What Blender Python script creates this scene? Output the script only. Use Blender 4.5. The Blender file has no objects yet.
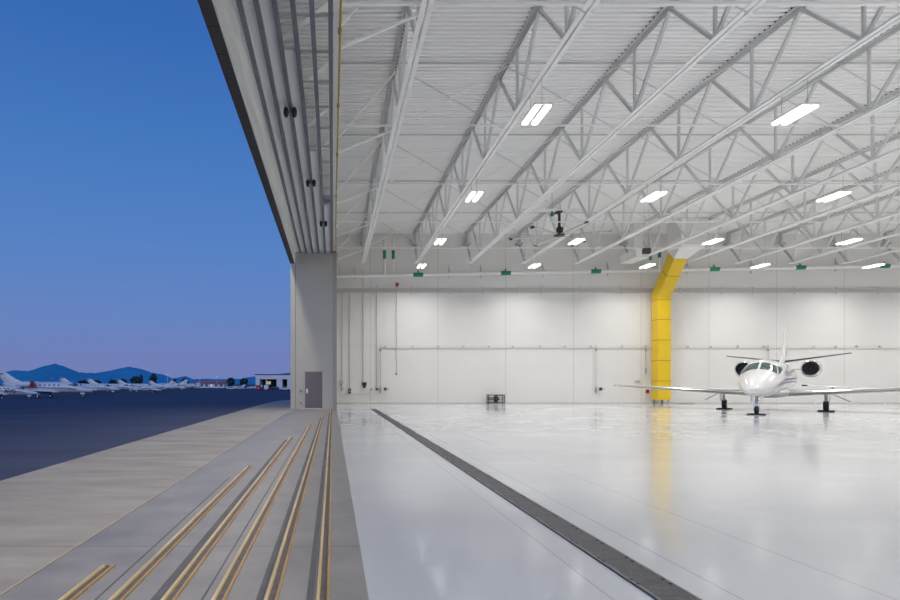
import bpy, math, random
from mathutils import Vector, Matrix
random.seed(7)
R = math.radians
sc = bpy.context.scene
COL = sc.collection

# ------------------------------------------------------------------ camera numbers
F, CX, HY, EYE = 600.0, 332.5, 383.5, 1.48
def W(px, py, Y):
    return Vector(((px - CX) * Y / F, Y, EYE + (HY - py) * Y / F))

cd = bpy.data.cameras.new('camera')
cd.sensor_width = 36.0; cd.lens = 24.0
cd.shift_x = (450 - CX) / 900.0; cd.shift_y = (HY - 300) / 900.0
cd.clip_start = 0.1; cd.clip_end = 9000
cam = bpy.data.objects.new('camera', cd); COL.objects.link(cam)
cam.location = (0, 0, EYE); cam.rotation_euler = (R(90), 0, 0)
sc.camera = cam

# ------------------------------------------------------------------ materials
def lin(c):
    c /= 255.0
    return c / 12.92 if c <= 0.04045 else ((c + 0.055) / 1.055) ** 2.4
def rgb(r, g, b): return (lin(r), lin(g), lin(b), 1)

def mat(name, col, rough=0.5, metal=0.0, var=0.0, scale=3.0, spec=0.5, bump=0.0, stretch=(1, 1, 1), coat=0.0, rvar=0.0):
    m = bpy.data.materials.new(name); m.use_nodes = True
    nt = m.node_tree; N = nt.nodes; L = nt.links
    b = N['Principled BSDF']
    b.inputs['Base Color'].default_value = col
    b.inputs['Roughness'].default_value = rough
    b.inputs['Metallic'].default_value = metal
    b.inputs['Specular IOR Level'].default_value = spec
    b.inputs['Coat Weight'].default_value = coat
    tc = N.new('ShaderNodeTexCoord'); mp = N.new('ShaderNodeMapping'); mp.inputs['Scale'].default_value = stretch
    L.new(tc.outputs['Object'], mp.inputs['Vector'])
    nz = N.new('ShaderNodeTexNoise'); nz.inputs['Scale'].default_value = scale; nz.inputs['Detail'].default_value = 6
    nz.inputs['Roughness'].default_value = 0.62
    L.new(mp.outputs['Vector'], nz.inputs['Vector'])
    mx = N.new('ShaderNodeMix'); mx.data_type = 'RGBA'
    mx.inputs[6].default_value = tuple(max(0, c * (1 - var)) for c in col[:3]) + (1,)
    mx.inputs[7].default_value = tuple(min(1, c * (1 + var)) for c in col[:3]) + (1,)
    cm = N.new('ShaderNodeMapRange'); cm.inputs['From Min'].default_value = 0.32; cm.inputs['From Max'].default_value = 0.68
    L.new(nz.outputs['Fac'], cm.inputs['Value']); L.new(cm.outputs['Result'], mx.inputs[0]); L.new(mx.outputs[2], b.inputs['Base Color'])
    if rvar:
        mr = N.new('ShaderNodeMapRange'); mr.inputs['From Min'].default_value = 0.3; mr.inputs['From Max'].default_value = 0.7
        mr.inputs['To Min'].default_value = max(0.02, rough - rvar); mr.inputs['To Max'].default_value = rough + rvar
        L.new(nz.outputs['Fac'], mr.inputs['Value']); L.new(mr.outputs['Result'], b.inputs['Roughness'])
    if bump:
        bp = N.new('ShaderNodeBump'); bp.inputs['Strength'].default_value = bump; bp.inputs['Distance'].default_value = 0.02
        L.new(nz.outputs['Fac'], bp.inputs['Height']); L.new(bp.outputs['Normal'], b.inputs['Normal'])
    return m

def add_lines(m, lines, dark):
    """thin joint lines: list of (axis, position or None, spacing, offset, halfwidth)"""
    nt = m.node_tree; N = nt.nodes; L = nt.links; b = N['Principled BSDF']
    geo = N.new('ShaderNodeNewGeometry'); sp = N.new('ShaderNodeSeparateXYZ'); L.new(geo.outputs['Position'], sp.inputs[0])
    tot = None
    def math_(op, a, v=None):
        n = N.new('ShaderNodeMath'); n.operation = op
        if hasattr(a, 'links'): L.new(a, n.inputs[0])
        else: n.inputs[0].default_value = a
        if v is not None:
            if hasattr(v, 'links'): L.new(v, n.inputs[1])
            else: n.inputs[1].default_value = v
        return n.outputs[0]
    for ax, spacing, off, hw in lines:
        c = sp.outputs[ax]
        d = math_('SUBTRACT', c, off)
        if spacing:
            d = math_('ABSOLUTE', math_('SUBTRACT', math_('FLOORED_MODULO', math_('ADD', d, spacing / 2), spacing), spacing / 2))
        else:
            d = math_('ABSOLUTE', d)
        k = math_('LESS_THAN', d, hw)
        tot = k if tot is None else math_('MAXIMUM', tot, k)
    mx = N.new('ShaderNodeMix'); mx.data_type = 'RGBA'
    src = b.inputs['Base Color'].links[0].from_socket
    L.new(tot, mx.inputs[0]); L.new(src, mx.inputs[6]); mx.inputs[7].default_value = dark
    L.new(mx.outputs[2], b.inputs['Base Color'])

def emit(name, col, s):
    m = bpy.data.materials.new(name); m.use_nodes = True
    b = m.node_tree.nodes['Principled BSDF']
    b.inputs['Base Color'].default_value = col
    b.inputs['Emission Color'].default_value = col; b.inputs['Emission Strength'].default_value = s
    return m

M = {}
M['wall'] = mat('wall_panel_white', (0.78, 0.765, 0.75, 1), 0.4, var=0.015, scale=0.6)
add_lines(M['wall'], [(0, 4.99, W(438, 0, 44.2).x, 0.022), (2, 0, 4.25, 0.012)], (0.60, 0.59, 0.58, 1))
M['wallplain'] = mat('wall_white', (0.78, 0.77, 0.76, 1), 0.5, var=0.02, scale=0.6)
M['girt'] = mat('girt_grey', (0.50, 0.49, 0.48, 1), 0.5, var=0.04)
M['pier'] = mat('pier_warm_grey', (0.44, 0.425, 0.385, 1), 0.6, var=0.03, scale=1.2)
add_lines(M['pier'], [(0, 0, -2.16, 0.018)], (0.2, 0.19, 0.17, 1))
M['piertrim'] = mat('pier_edge_grey', (0.35, 0.335, 0.31, 1), 0.6, var=0.03)
M['deck'] = mat('deck_white', (0.91, 0.91, 0.90, 1), 0.55, var=0.02, scale=0.5)
M['steel'] = mat('steel_white', (0.91, 0.91, 0.90, 1), 0.4, var=0.03, scale=2)
M['steel_shaded'] = mat('steel_white_shaded', (0.70, 0.705, 0.70, 1), 0.4, var=0.04, scale=2)  # same white steel, greyed in colour for the shade on the webs
M['rod'] = mat('rod_white', (0.9, 0.9, 0.89, 1), 0.4, var=0.02)
M['dkrod'] = mat('rod_grey', (0.5, 0.505, 0.51, 1), 0.5, var=0.05)
M['pipe'] = mat('pipe_white', (0.8, 0.79, 0.78, 1), 0.35, var=0.02)
M['fascia'] = mat('fascia_charcoal', (0.05, 0.045, 0.047, 1), 0.5, var=0.15, scale=1.0)
add_lines(M['fascia'], [(1, 1.0, 11.77, 0.018)], (0.006, 0.006, 0.006, 1))
M['soffit'] = mat('soffit_grey', (0.78, 0.785, 0.77, 1), 0.5, var=0.06, scale=1.5, stretch=(1, .2, 1))
M['soffit2'] = mat('soffit_panel_grey', (0.84, 0.85, 0.85, 1), 0.5, var=0.06, scale=1.5, stretch=(1, .2, 1))
M['rail'] = mat('rail_bluegrey', (0.15, 0.165, 0.20, 1), 0.45, metal=0.1, var=0.1)
M['black'] = mat('rubber_black', (0.015, 0.015, 0.016, 1), 0.55, var=0.2)
M['yellow'] = mat('gas_yellow', (0.44, 0.31, 0.015, 1), 0.4, var=0.06)
M['duct'] = mat('duct_yellow', (0.80, 0.54, 0.015, 1), 0.38, var=0.03, scale=1)
M['ductseam'] = mat('duct_seam', (0.40, 0.25, 0.012, 1), 0.45, var=0.03)
M['green'] = mat('coupling_green', (0.008, 0.22, 0.12, 1), 0.45, var=0.08)
M['red'] = mat('alarm_red', (0.42, 0.015, 0.012, 1), 0.4, var=0.05)
M['door'] = mat('door_mauve_grey', (0.135, 0.118, 0.135, 1), 0.5, var=0.04)
M['doorframe'] = mat('door_frame', (0.40, 0.37, 0.33, 1), 0.5, var=0.03)
M['chrome'] = mat('chrome', (0.72, 0.72, 0.73, 1), 0.15, metal=1.0, var=0.02)
M['dkmetal'] = mat('dark_metal', (0.05, 0.045, 0.042, 1), 0.5, metal=0.3, var=0.15)
M['wood'] = mat('crate_tan', (0.32, 0.24, 0.16, 1), 0.6, var=0.1)
M['greybox'] = mat('box_grey', (0.36, 0.36, 0.35, 1), 0.5, var=0.04)
M['conduit'] = mat('conduit_grey', (0.52, 0.51, 0.50, 1), 0.4, var=0.03)
M['grate'] = mat('grate_steel', (0.115, 0.111, 0.115, 1), 0.5, metal=0.4, var=0.2, scale=8)
M['pit_shade'] = mat('pit_shade_dark', (0.012, 0.012, 0.013, 1), 0.8, var=0.2)
M['bolt'] = mat('bolt_dark', (0.03, 0.03, 0.03, 1), 0.4, metal=0.5, var=0.1)
M['goldbar'] = mat('track_cream', (0.56, 0.42, 0.22, 1), 0.5, metal=0.0, var=0.22, scale=14, stretch=(1, .12, 1))
M['goldbar2'] = mat('track_ochre', (0.36, 0.215, 0.08, 1), 0.5, metal=0.0, var=0.3, scale=14, stretch=(1, .12, 1))
M['slot'] = mat('track_slot', (0.10, 0.082, 0.072, 1), 0.6, var=0.3, scale=10)
M['strip'] = mat('filler_dark', (0.10, 0.10, 0.098, 1), 0.7, var=0.3, scale=6, stretch=(1, .2, 1))
M['ledge'] = mat('edge_tan', (0.36, 0.30, 0.24, 1), 0.7, var=0.1, scale=5)
M['light'] = emit('lamp_tube', (1.0, 0.985, 0.95, 1), 2.6)
M['housing'] = mat('lamp_housing', (0.8, 0.8, 0.8, 1), 0.4, var=0.01)
M['asphalt'] = mat('asphalt_blue', (0.05, 0.06, 0.105, 1), 0.75, var=0.2, scale=0.35, spec=0.2, stretch=(.35, 1, 1))
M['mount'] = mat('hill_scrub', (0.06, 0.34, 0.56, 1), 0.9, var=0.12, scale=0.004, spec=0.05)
M['leaf'] = mat('tree_dark_green', (0.025, 0.06, 0.06, 1), 0.8, var=0.4, scale=1.0, spec=0.1)
M['trunk'] = mat('trunk_brown', (0.06, 0.045, 0.03, 1), 0.8, var=0.2)
M['white'] = mat('jet_white', (0.74, 0.74, 0.74, 1), 0.18, var=0.01, coat=0.5)
M['glass'] = mat('windshield', (0.05, 0.085, 0.085, 1), 0.06, var=0.1, spec=0.8)
M['blue'] = mat('stripe_blue', (0.045, 0.04, 0.22, 1), 0.3, var=0.05)
M['boot'] = mat('boot_dark', (0.03, 0.03, 0.033, 1), 0.5, var=0.1)
M['polish'] = mat('polished', (0.62, 0.62, 0.63, 1), 0.2, metal=1.0, var=0.02)
M['tyre'] = mat('tyre', (0.02, 0.022, 0.03, 1), 0.7, var=0.1)
M['engdark'] = mat('engine_dark', (0.022, 0.02, 0.02, 1), 0.5, metal=0.0, var=0.2, scale=9)
M['bwall'] = mat('building_pale', (0.72, 0.72, 0.76, 1), 0.6, var=0.05)
M['bdark'] = mat('building_dark', (0.03, 0.035, 0.05, 1), 0.6, var=0.1)
M['redroof'] = mat('roof_red', (0.50, 0.14, 0.13, 1), 0.7, var=0.1)
M['carred'] = mat('car_red', (0.16, 0.012, 0.02, 1), 0.3, var=0.05)
M['carwhite'] = mat('car_white', (0.7, 0.7, 0.72, 1), 0.3, var=0.02)
M['lit'] = emit('lit_window', (1.0, 0.85, 0.6, 1), 0.35)
M['tail'] = emit('tail_light', (1.0, 0.12, 0.08, 1), 0.5)
M['text'] = mat('lettering_navy', (0.02, 0.02, 0.06, 1), 0.4, var=0.05)

# floor: pale gloss epoxy
m = M['floor'] = mat('floor_epoxy', (0.545, 0.553, 0.568, 1), 0.115, var=0.03, scale=0.5, spec=0.5, rvar=0.05, stretch=(.6, 1, 1))
add_lines(m, [(0, 0, 1.92, 0.008), (0, 0, 2.81, 0.009), (0, 7.7, 11.56, 0.008), (1, 6.1, 8.1, 0.004)], (0.42, 0.425, 0.43, 1))
N = m.node_tree.nodes; L = m.node_tree.links; b = N['Principled BSDF']
tc = N.new('ShaderNodeTexCoord'); nz = N.new('ShaderNodeTexNoise'); nz.inputs['Scale'].default_value = 0.9; nz.inputs['Detail'].default_value = 3
mp = N.new('ShaderNodeMapping'); mp.inputs['Scale'].default_value = (0.35, 1.3, 1)
bp = N.new('ShaderNodeBump'); bp.inputs['Strength'].default_value = 0.05; bp.inputs['Distance'].default_value = 0.01
L.new(tc.outputs['Object'], mp.inputs['Vector']); L.new(mp.outputs['Vector'], nz.inputs['Vector']); L.new(nz.outputs['Fac'], bp.inputs['Height']); L.new(bp.outputs['Normal'], b.inputs['Normal'])
M['slab'] = mat('slab_sealed', (0.25, 0.235, 0.22, 1), 0.5, var=0.2, scale=1.6, spec=0.35, bump=0.1, rvar=0.08)
add_lines(M['slab'], [(1, 6.2, 5.46, 0.008)], (0.12, 0.12, 0.12, 1))
M['concrete'] = mat('apron_concrete', (0.32, 0.295, 0.262, 1), 0.8, var=0.17, scale=1.5, spec=0.2, stretch=(.35, 1.1, 1), bump=0.1)
add_lines(M['concrete'], [(1, 6.2, 5.46, 0.012)], (0.2, 0.18, 0.16, 1))

# ------------------------------------------------------------------ mesh building
class MB:
    def __init__(s): s.v = []; s.f = []
    def add(s, vs, fs):
        o = len(s.v); s.v += [Vector(v) for v in vs]; s.f += [tuple(i + o for i in f) for f in fs]; return s
    def box(s, x0, x1, y0, y1, z0, z1):
        return s.add([(x0, y0, z0), (x1, y0, z0), (x1, y1, z0), (x0, y1, z0), (x0, y0, z1), (x1, y0, z1), (x1, y1, z1), (x0, y1, z1)],
                     [(0, 3, 2, 1), (4, 5, 6, 7), (0, 1, 5, 4), (1, 2, 6, 5), (2, 3, 7, 6), (3, 0, 4, 7)])
    def frame(s, p, q, up):
        d = (Vector(q) - Vector(p)).normalized(); u = Vector(up)
        a = d.cross(u)
        if a.length < 1e-4: a = d.cross(Vector((1, 0, 0)))
        a.normalize(); return d, a, a.cross(d).normalized()
    def prof(s, p, q, pts, up=(0, 0, 1)):
        """extrude a closed profile (a,b) along p-q"""
        p, q = Vector(p), Vector(q); d, a, b = s.frame(p, q, up); n = len(pts)
        vs = [p + a * x + b * y for x, y in pts] + [q + a * x + b * y for x, y in pts]
        fs = [(i, (i + 1) % n, n + (i + 1) % n, n + i) for i in range(n)] + [tuple(range(n))[::-1], tuple(range(n, 2 * n))]
        return s.add(vs, fs)
    def bar(s, p, q, w, h, up=(0, 0, 1)):
        return s.prof(p, q, [(-w / 2, -h / 2), (w / 2, -h / 2), (w / 2, h / 2), (-w / 2, h / 2)], up)
    def ell(s, p, q, w, t, up=(0, 0, 1)):
        return s.prof(p, q, [(-w / 2, -w / 2), (w / 2, -w / 2), (w / 2, -w / 2 + t), (-w / 2 + t, -w / 2 + t), (-w / 2 + t, w / 2), (-w / 2, w / 2)], up)
    def tube(s, p, q, r, n=10, r2=None):
        p, q = Vector(p), Vector(q); d, a, b = s.frame(p, q, (0, 0, 1)); r2 = r if r2 is None else r2
        vs = [p + (a * math.cos(t) + b * math.sin(t)) * r for t in [2 * math.pi * i / n for i in range(n)]]
        vs += [q + (a * math.cos(t) + b * math.sin(t)) * r2 for t in [2 * math.pi * i / n for i in range(n)]]
        return s.add(vs, [(i, (i + 1) % n, n + (i + 1) % n, n + i) for i in range(n)] + [tuple(range(n))[::-1], tuple(range(n, 2 * n))])
    def path(s, pts, r, n=8):
        for a, b in zip(pts[:-1], pts[1:]): s.tube(a, b, r, n)
        return s
    def lathe(s, c, axis, prof, n=24, cap=True):
        """prof: (t, r) along axis from c"""
        c = Vector(c); d = Vector(axis).normalized(); a = d.orthogonal().normalized(); b = d.cross(a); vs = []
        for t, r in prof:
            for i in range(n):
                g = 2 * math.pi * i / n; vs.append(c + d * t + (a * math.cos(g) + b * math.sin(g)) * r)
        fs = []
        for k in range(len(prof) - 1):
            for i in range(n): fs.append((k * n + i, k * n + (i + 1) % n, (k + 1) * n + (i + 1) % n, (k + 1) * n + i))
        if cap: fs.append(tuple(range(n))[::-1]); fs.append(tuple(range((len(prof) - 1) * n, len(prof) * n)))
        return s.add(vs, fs)
    def loft(s, secs, cap=True):
        n = len(secs[0]); vs = [p for q in secs for p in q]; fs = []
        for k in range(len(secs) - 1):
            for i in range(n): fs.append((k * n + i, k * n + (i + 1) % n, (k + 1) * n + (i + 1) % n, (k + 1) * n + i))
        if cap: fs.append(tuple(range(n))[::-1]); fs.append(tuple(range((len(secs) - 1) * n, len(secs) * n)))
        return s.add(vs, fs)
    def grid(s, rows):
        n = len(rows[0]); vs = [p for r in rows for p in r]
        return s.add(vs, [(j * n + i, j * n + i + 1, (j + 1) * n + i + 1, (j + 1) * n + i) for j in range(len(rows) - 1) for i in range(n - 1)])
    def ball(s, c, rx, ry, rz, n=10, jit=0.0, rng=random):
        c = Vector(c); secs = []
        for k in range(1, n):
            t = math.pi * k / n
            secs.append([c + Vector((rx * math.sin(t) * math.cos(g) * (1 + rng.uniform(-jit, jit)), ry * math.sin(t) * math.sin(g) * (1 + rng.uniform(-jit, jit)), -rz * math.cos(t) * (1 + rng.uniform(-jit, jit)))) for g in [2 * math.pi * i / (n + 4) for i in range(n + 4)]])
        return s.loft(secs)
    def mesh(s, name, mats, smooth=False):
        me = bpy.data.meshes.new(name); me.from_pydata([tuple(v) for v in s.v], [], s.f)
        for m_ in (mats if isinstance(mats, list) else [mats]): me.materials.append(M[m_])
        import bmesh
        bm = bmesh.new(); bm.from_mesh(me); bmesh.ops.recalc_face_normals(bm, faces=bm.faces); bm.to_mesh(me); bm.free()
        if smooth:
            for p in me.polygons: p.use_smooth = True
        return me
    def build(s, name, mats, parent=None, smooth=False, loc=None, bevel=0.0):
        o = bpy.data.objects.new(name, s.mesh(name, mats, smooth)); COL.objects.link(o)
        if parent is not None: o.parent = parent
        if loc is not None: o.location = loc
        if smooth:
            md = o.modifiers.new('edge', 'EDGE_SPLIT'); md.split_angle = R(40)
        if bevel:
            md = o.modifiers.new('bevel', 'BEVEL'); md.width = bevel; md.segments = 2; md.limit_method = 'ANGLE'
        return o

def tag(o, label, cat, group=None, kind=None):
    o['label'] = label; o['category'] = cat
    if group: o['group'] = group
    if kind: o['kind'] = kind
    return o
def thing(name, label, cat, loc=(0, 0, 0), rz=0.0, group=None):
    o = bpy.data.objects.new(name, None); COL.objects.link(o); o.location = loc; o.rotation_euler = (0, 0, rz)
    o.empty_display_size = 0.2
    return tag(o, label, cat, group)
def kids(o): return [c for c in bpy.data.objects if c.parent == o]
def dup(o, loc=None, rz=None, label=None, parent=None):
    c = o.copy(); COL.objects.link(c)
    if parent is not None: c.parent = parent
    if loc is not None: c.location = loc
    if rz is not None: c.rotation_euler = (0, 0, rz)
    if label: c['label'] = label
    for k in kids(o): dup(k, parent=c)
    return c
ORD = ['first', 'second', 'third', 'fourth', 'fifth', 'sixth', 'seventh', 'eighth', 'ninth', 'tenth', 'eleventh', 'twelfth']
WY = 44.2          # inside face of the back wall
DECKZ = 12.52      # underside of the level roof deck
SL = 0.008          # fall of the lower chords towards the back wall
def zs(Y): return SL * (42.8 - Y)
XR = 48.0

# ------------------------------------------------------------------ setting
tag(MB().box(0.25, XR, -12, WY + 0.3, -0.3, 0).build('floor', 'floor'), 'glossy pale epoxy hangar floor', 'floor', kind='structure')
tag(MB().box(-2.45, XR + 0.3, WY, WY + 0.3, 0, 13).build('wall_back', 'wall'), 'white panelled back wall of the hangar', 'wall', kind='structure')
tag(MB().box(XR, XR + 0.3, -12, WY, 0, 13).build('wall_right', 'wallplain'), 'white side wall at the far side of the hangar', 'wall', kind='structure')
tag(MB().box(0.25, XR + 0.3, -12.3, -12, 0, 13).build('wall_front', 'wallplain'), 'white end wall of the hangar behind the view', 'wall', kind='structure')
PY = 35.0
tag(MB().box(-2.45, 0.25, PY, WY, 0, 8.47).box(-2.16, 0.25, PY + 0.002, WY, 8.47, 9.14).box(0.0, 0.25, PY + 0.3, WY, 9.14, DECKZ).build('wall_left', 'pier'), 'warm grey wall pier at the end of the door opening', 'wall', kind='structure')
tag(MB().box(0.02, 0.25, PY - 0.02, PY, 0, 9.14).build('trim_1', 'piertrim'), 'darker edge strip of the grey pier', 'trim', kind='structure')
tag(MB().box(0.25, XR, WY - 0.02, WY, 0, 0.07).build('baseboard_back', 'girt'), 'thin grey base strip along the back wall', 'baseboard', kind='structure')
zg0, zg1 = W(0, 292.5, WY).z, W(0, 288.6, WY).z
tag(MB().box(0.25, XR, WY - 0.12, WY, zg0, zg1).build('trim_2', 'girt'), 'grey horizontal girt high on the back wall', 'trim', kind='structure')
# corrugated roof deck, flutes running across the trusses
d = MB(); rows = []; y = -12.0
while y < WY:
    for dy, z in ((0, 0), (0.125, 0), (0.14, 0.095), (0.205, 0.095)):
        rows.append([(-2.4, y + dy, DECKZ + z), (XR, y + dy, DECKZ + z)])
    y += 0.22
d.grid(rows); d.box(-2.5, XR + .3, -12.3, WY + .3, DECKZ + .3, DECKZ + .5)
tag(d.build('ceiling', 'deck'), 'white corrugated metal roof deck', 'ceiling', kind='structure')

# header above the door opening
tag(MB().box(-2.47, -2.21, -12, PY, 8.48, 13.0).build('trim_3', ['fascia']), 'charcoal panelled fascia along the door head', 'trim', kind='structure')
tag(MB().box(-2.21, -2.17, -12, PY, 8.5, 9.3).box(-2.17, -1.80, -12, PY, 9.16, 9.22).build('trim_4', 'soffit'), 'pale grey soffit inside the door fascia', 'trim', kind='structure')
RX = [-1.87, -1.53, -1.165, -0.80, -0.42, -0.04]
starts = [-12, -12, 13.9, 19.9, 25.9]
for i in range(5):
    tag(MB().box(RX[i] + 0.03, RX[i + 1] - 0.03, starts[i], PY, 9.2, 9.26).build('trim_%d' % (5 + i), 'soffit2'), 'pale grey closure panel between the overhead door rails', 'trim', kind='structure')
tag(MB().box(0.03, 0.14, -12, PY + 0.3, 9.22, 10.3).build('trim_10', 'steel'), 'white header beam beside the yellow gas pipe', 'trim', kind='structure')
outn = ['outermost', 'second from outside', 'third from outside', 'third from inside', 'second from inside', 'innermost']
for i, x in enumerate(RX):
    r = MB().box(x - 0.05, x + 0.05, -8, PY - 0.01, 9.07, 9.2).build('door_guide_rail', 'rail')
    tag(r, 'blue-grey overhead door guide rail, %s of the six' % outn[i], 'rail', 'overhead door guide rails')
hb = [13.85 + 1.53 * k for k in range(-2, 10)]
cols_ = MB()
for k, yb in enumerate(hb):
    b_ = MB().box(-1.78, 0.03, yb - 0.02, yb + 0.02, 9.95, 10.01).build('cross_beam', 'steel')
    tag(b_, '%s thin cross beam above the overhead door rails, counted from nearest the camera' % ORD[k], 'beam', 'cross beams above the door rails')
for k in range(5):
    y0 = 12.2 + 3.06 * k
    b_ = MB().bar((-1.7, y0, 9.9), (-0.1, y0 + 1.2, 11.9), 0.1, 0.1).build('diagonal_brace', 'steel')
    tag(b_, '%s white diagonal brace above the door rails, counted from nearest the camera' % ORD[k], 'brace', 'diagonal braces above the door rails')
# black guide rollers at the rail ends
for n_, (x, yy) in enumerate(((-1.165, 16.55), (-0.80, 22.4), (-0.42, 28.1))):
    t = thing('guide_roller', 'pair of black guide rollers under the door rails, %s pair from the camera' % ORD[n_], 'roller', (x, yy, 8.98), 0, 'black door guide rollers')
    for s_ in (-1, 1):
        MB().lathe((s_ * 0.115 - 0.07, 0, -0.02), (1, 0, 0), [(0, .05), (.015, .10), (.045, .135), (.07, .14), (.095, .135), (.125, .10), (.14, .05)], 20).build('roller', 'black', t, True)
    MB().box(-.16, .16, -.015, .015, -.03, .0).box(-.03, .03, -.03, .03, 0, .085).build('axle_bracket', 'rail', t)
# yellow gas pipe along the header
t = thing('gas_pipe', 'long thin yellow gas pipe running along the door header', 'pipe', (0.19, 0, 9.12))
MB().path([(0, -6, 0), (-0.045, PY - .35, 0)], .026, 10).build('pipe', 'yellow', t, True)
for yy in (7, 13.0, 16.5, 20.0, 24.5, 29.0, 33.6):
    MB().tube((-.02 - .0006 * yy, yy - .09, 0), (-.02 - .0006 * yy, yy + .09, 0), .042, 10).build('coupling', 'ductseam', t)
MB().tube((-.045, PY - .35, 0), (-.045, PY - .13, 0), .05, 10).build('end_valve', 'dkmetal', t)
MB().path([(.10, PY - .2, -.05), (.13, PY - .2, -.7), (.16, PY + .1, -1.2)], .02, 8).build('flexible_hose', 'conduit', t, True)

# ------------------------------------------------------------------ pier door
dx0, dx1, dz = W(305.2, 0, PY).x, W(322.2, 0, PY).x, 2.16
dr = MB().box(dx0, dx1, PY - 0.03, PY + .02, 0.05, dz).build('door_1', 'door'); tag(dr, 'mauve grey personnel door in the grey pier', 'door', kind='structure')
MB().box(dx0 - .06, dx0, PY - .05, PY, 0, dz + .06).box(dx1, dx1 + .06, PY - .05, PY, 0, dz + .06).box(dx0, dx1, PY - .05, PY, dz, dz + .06).build('door_frame', 'doorframe', dr)
MB().box(dx0 - .02, dx1 + .02, PY - .10, PY, 0, .045).build('threshold', 'polish', dr)
MB().box(dx0 + .08, dx0 + .14, PY - .045, PY - .02, .92, 1.18).tube((dx0 + .11, PY - .08, 1.03), (dx0 + .24, PY - .08, 1.03), .015).tube((dx0 + .11, PY - .08, 1.03), (dx0 + .11, PY - .03, 1.03), .012).build('door_handle', 'chrome', dr)
for zz, nm in ((W(0, 390.5, PY).z, 'upper'), (W(0, 402.7, PY).z, 'lower')):
    o = thing('wall_box', '%s round grey box on the pier left of the door' % nm, 'electrical box', (W(301, 0, PY).x, PY, zz), 0, 'round boxes beside the pier door')
    MB().lathe((0, 0, 0), (0, -1, 0), [(0, .09), (.05, .09), (.06, .075)], 18).build('body', 'greybox', o, True)
    MB().lathe((0, -.06, 0), (0, -1, 0), [(0, .035), (.02, .035)], 12).build('button', 'dkmetal', o)

# ------------------------------------------------------------------ roof trusses
TX = [2.20 + 3.82 * k for k in range(11)]
BZ, TZ = 10.05, 12.50          # underside of bottom chord, top of top chord
nodes = [40.15 - 4.12 * j for j in range(10)]     # bottom nodes
def angle_pair(y0, y1, z, up, dz=0.0):
    m_ = MB(); L_, t_, g = 0.12, 0.02, 0.028
    for s_ in (-1, 1):
        if up: pts = [(s_ * g, z), (s_ * (g + L_), z), (s_ * (g + L_), z + t_), (s_ * (g + t_), z + t_), (s_ * (g + t_), z + L_), (s_ * g, z + L_)]
        else: pts = [(s_ * g, z), (s_ * (g + L_), z), (s_ * (g + L_), z - t_), (s_ * (g + t_), z - t_), (s_ * (g + t_), z - L_), (s_ * g, z - L_)]
        n = len(pts); vs = [(x, y0, zz + dz) for x, zz in pts] + [(x, y1, zz) for x, zz in pts]
        m_.add(vs, [(i, (i + 1) % n, n + (i + 1) % n, n + i) for i in range(n)] + [tuple(range(n)), tuple(range(n, 2 * n))])
    return m_
t0 = thing('roof_truss', 'x', 'roof truss', (TX[0], 0, 0), 0, 'white steel roof trusses')
angle_pair(nodes[-1] - 1, 43.0, BZ, True, zs(nodes[-1] - 1)).build('bottom_chord', 'steel', t0)
angle_pair(nodes[-1] - 2.5, 43.95, TZ, False).build('top_chord', 'steel_shaded', t0)
MB().box(-.15, .15, nodes[-1] - 2.5, 43.95, TZ + .025, TZ + .11).build('flute_shade_strip', 'dkmetal', t0)  # dark strip added to fill the deck flutes with shade over the chord
wb = BZ + 0.1; wt = TZ - 0.1
MB().box(-.2, .2, 43.6, WY - .03, TZ - .9, TZ - .75).box(-.08, .08, 43.75, 43.95, TZ - .75, TZ - .02).build('bearing_seat', 'dkrod', t0)
MB().ell((0, 42.6, wb), (0, 43.9, wt - .75), .11, .025, (1, 0, 0)).build('end_strut', 'dkrod', t0)
MB().ell((0, 42.21, wt), (0, 42.7, wb), .09, .022, (1, 0, 0)).build('diagonal_brace', 'steel_shaded', t0)
for j, yn in enumerate(nodes):
    wn = wb + zs(yn)
    v = MB().ell((0, yn, wn), (0, yn, wt), .075, .02, (1, 0, 0)).build('vertical_strut', 'steel_shaded', t0)
    MB().ell((0, yn - .06, wn), (0, yn - 2.06, wt), .09, .022, (1, 0, 0)).build('diagonal_brace', 'steel_shaded', t0)
    MB().ell((0, yn + .06, wn), (0, yn + 2.06, wt), .09, .022, (1, 0, 0)).build('diagonal_brace', 'steel_shaded', t0)
lab = lambda k: 'long white steel roof truss, %s from the yellow gas pipe at the hangar door' % ORD[k]
t0['label'] = lab(0)
for k in range(1, 11): dup(t0, (TX[k], 0, 0), label=lab(k))

# bridging between the trusses
PL = [14.0, 20.5, 26.4, 32.4, 38.4]
rown = ['fifth', 'fourth', 'third', 'second', 'first']
for p, yp in enumerate(PL):
    zq = zs(yp); o = MB().tube((0.14, yp, BZ + .07 + zq), (XR, yp, BZ + .07 + zq), .055 if p == 0 else .034, 8).build('bridging_rod', 'rod', None, True)
    tag(o, 'thin white rod tying the lower chords, %s such row from the far wall' % rown[p], 'bridging rod', 'lower bridging rods')
    o = MB().tube((0.14, yp - .1, TZ - .12), (XR, yp - .1, TZ - .12), .026, 8).build('bridging_rod', 'dkrod', None, True)
    tag(o, 'thin grey rod tying the upper chords, %s such row from the far wall' % rown[p], 'bridging rod', 'upper bridging rods')
    # kickers from the header to the first truss
    t = thing('kicker_brace', 'white brace pair from door header to first truss, %s row from the far wall' % rown[p], 'brace', (0, yp + .3, 0), 0, 'kicker braces at the door header'); kx = .14 if yp < 34 else .27
    MB().bar((kx, 0, 9.95), (TX[0] - .02, 0, TZ - .2), .06, .06).build('brace_rod', 'rod', t)
    MB().bar((kx, .08, 9.5), (TX[0] - .02, .08, BZ + .1 + zq), .06, .06).build('brace_rod', 'rod', t)
xb = None
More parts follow.
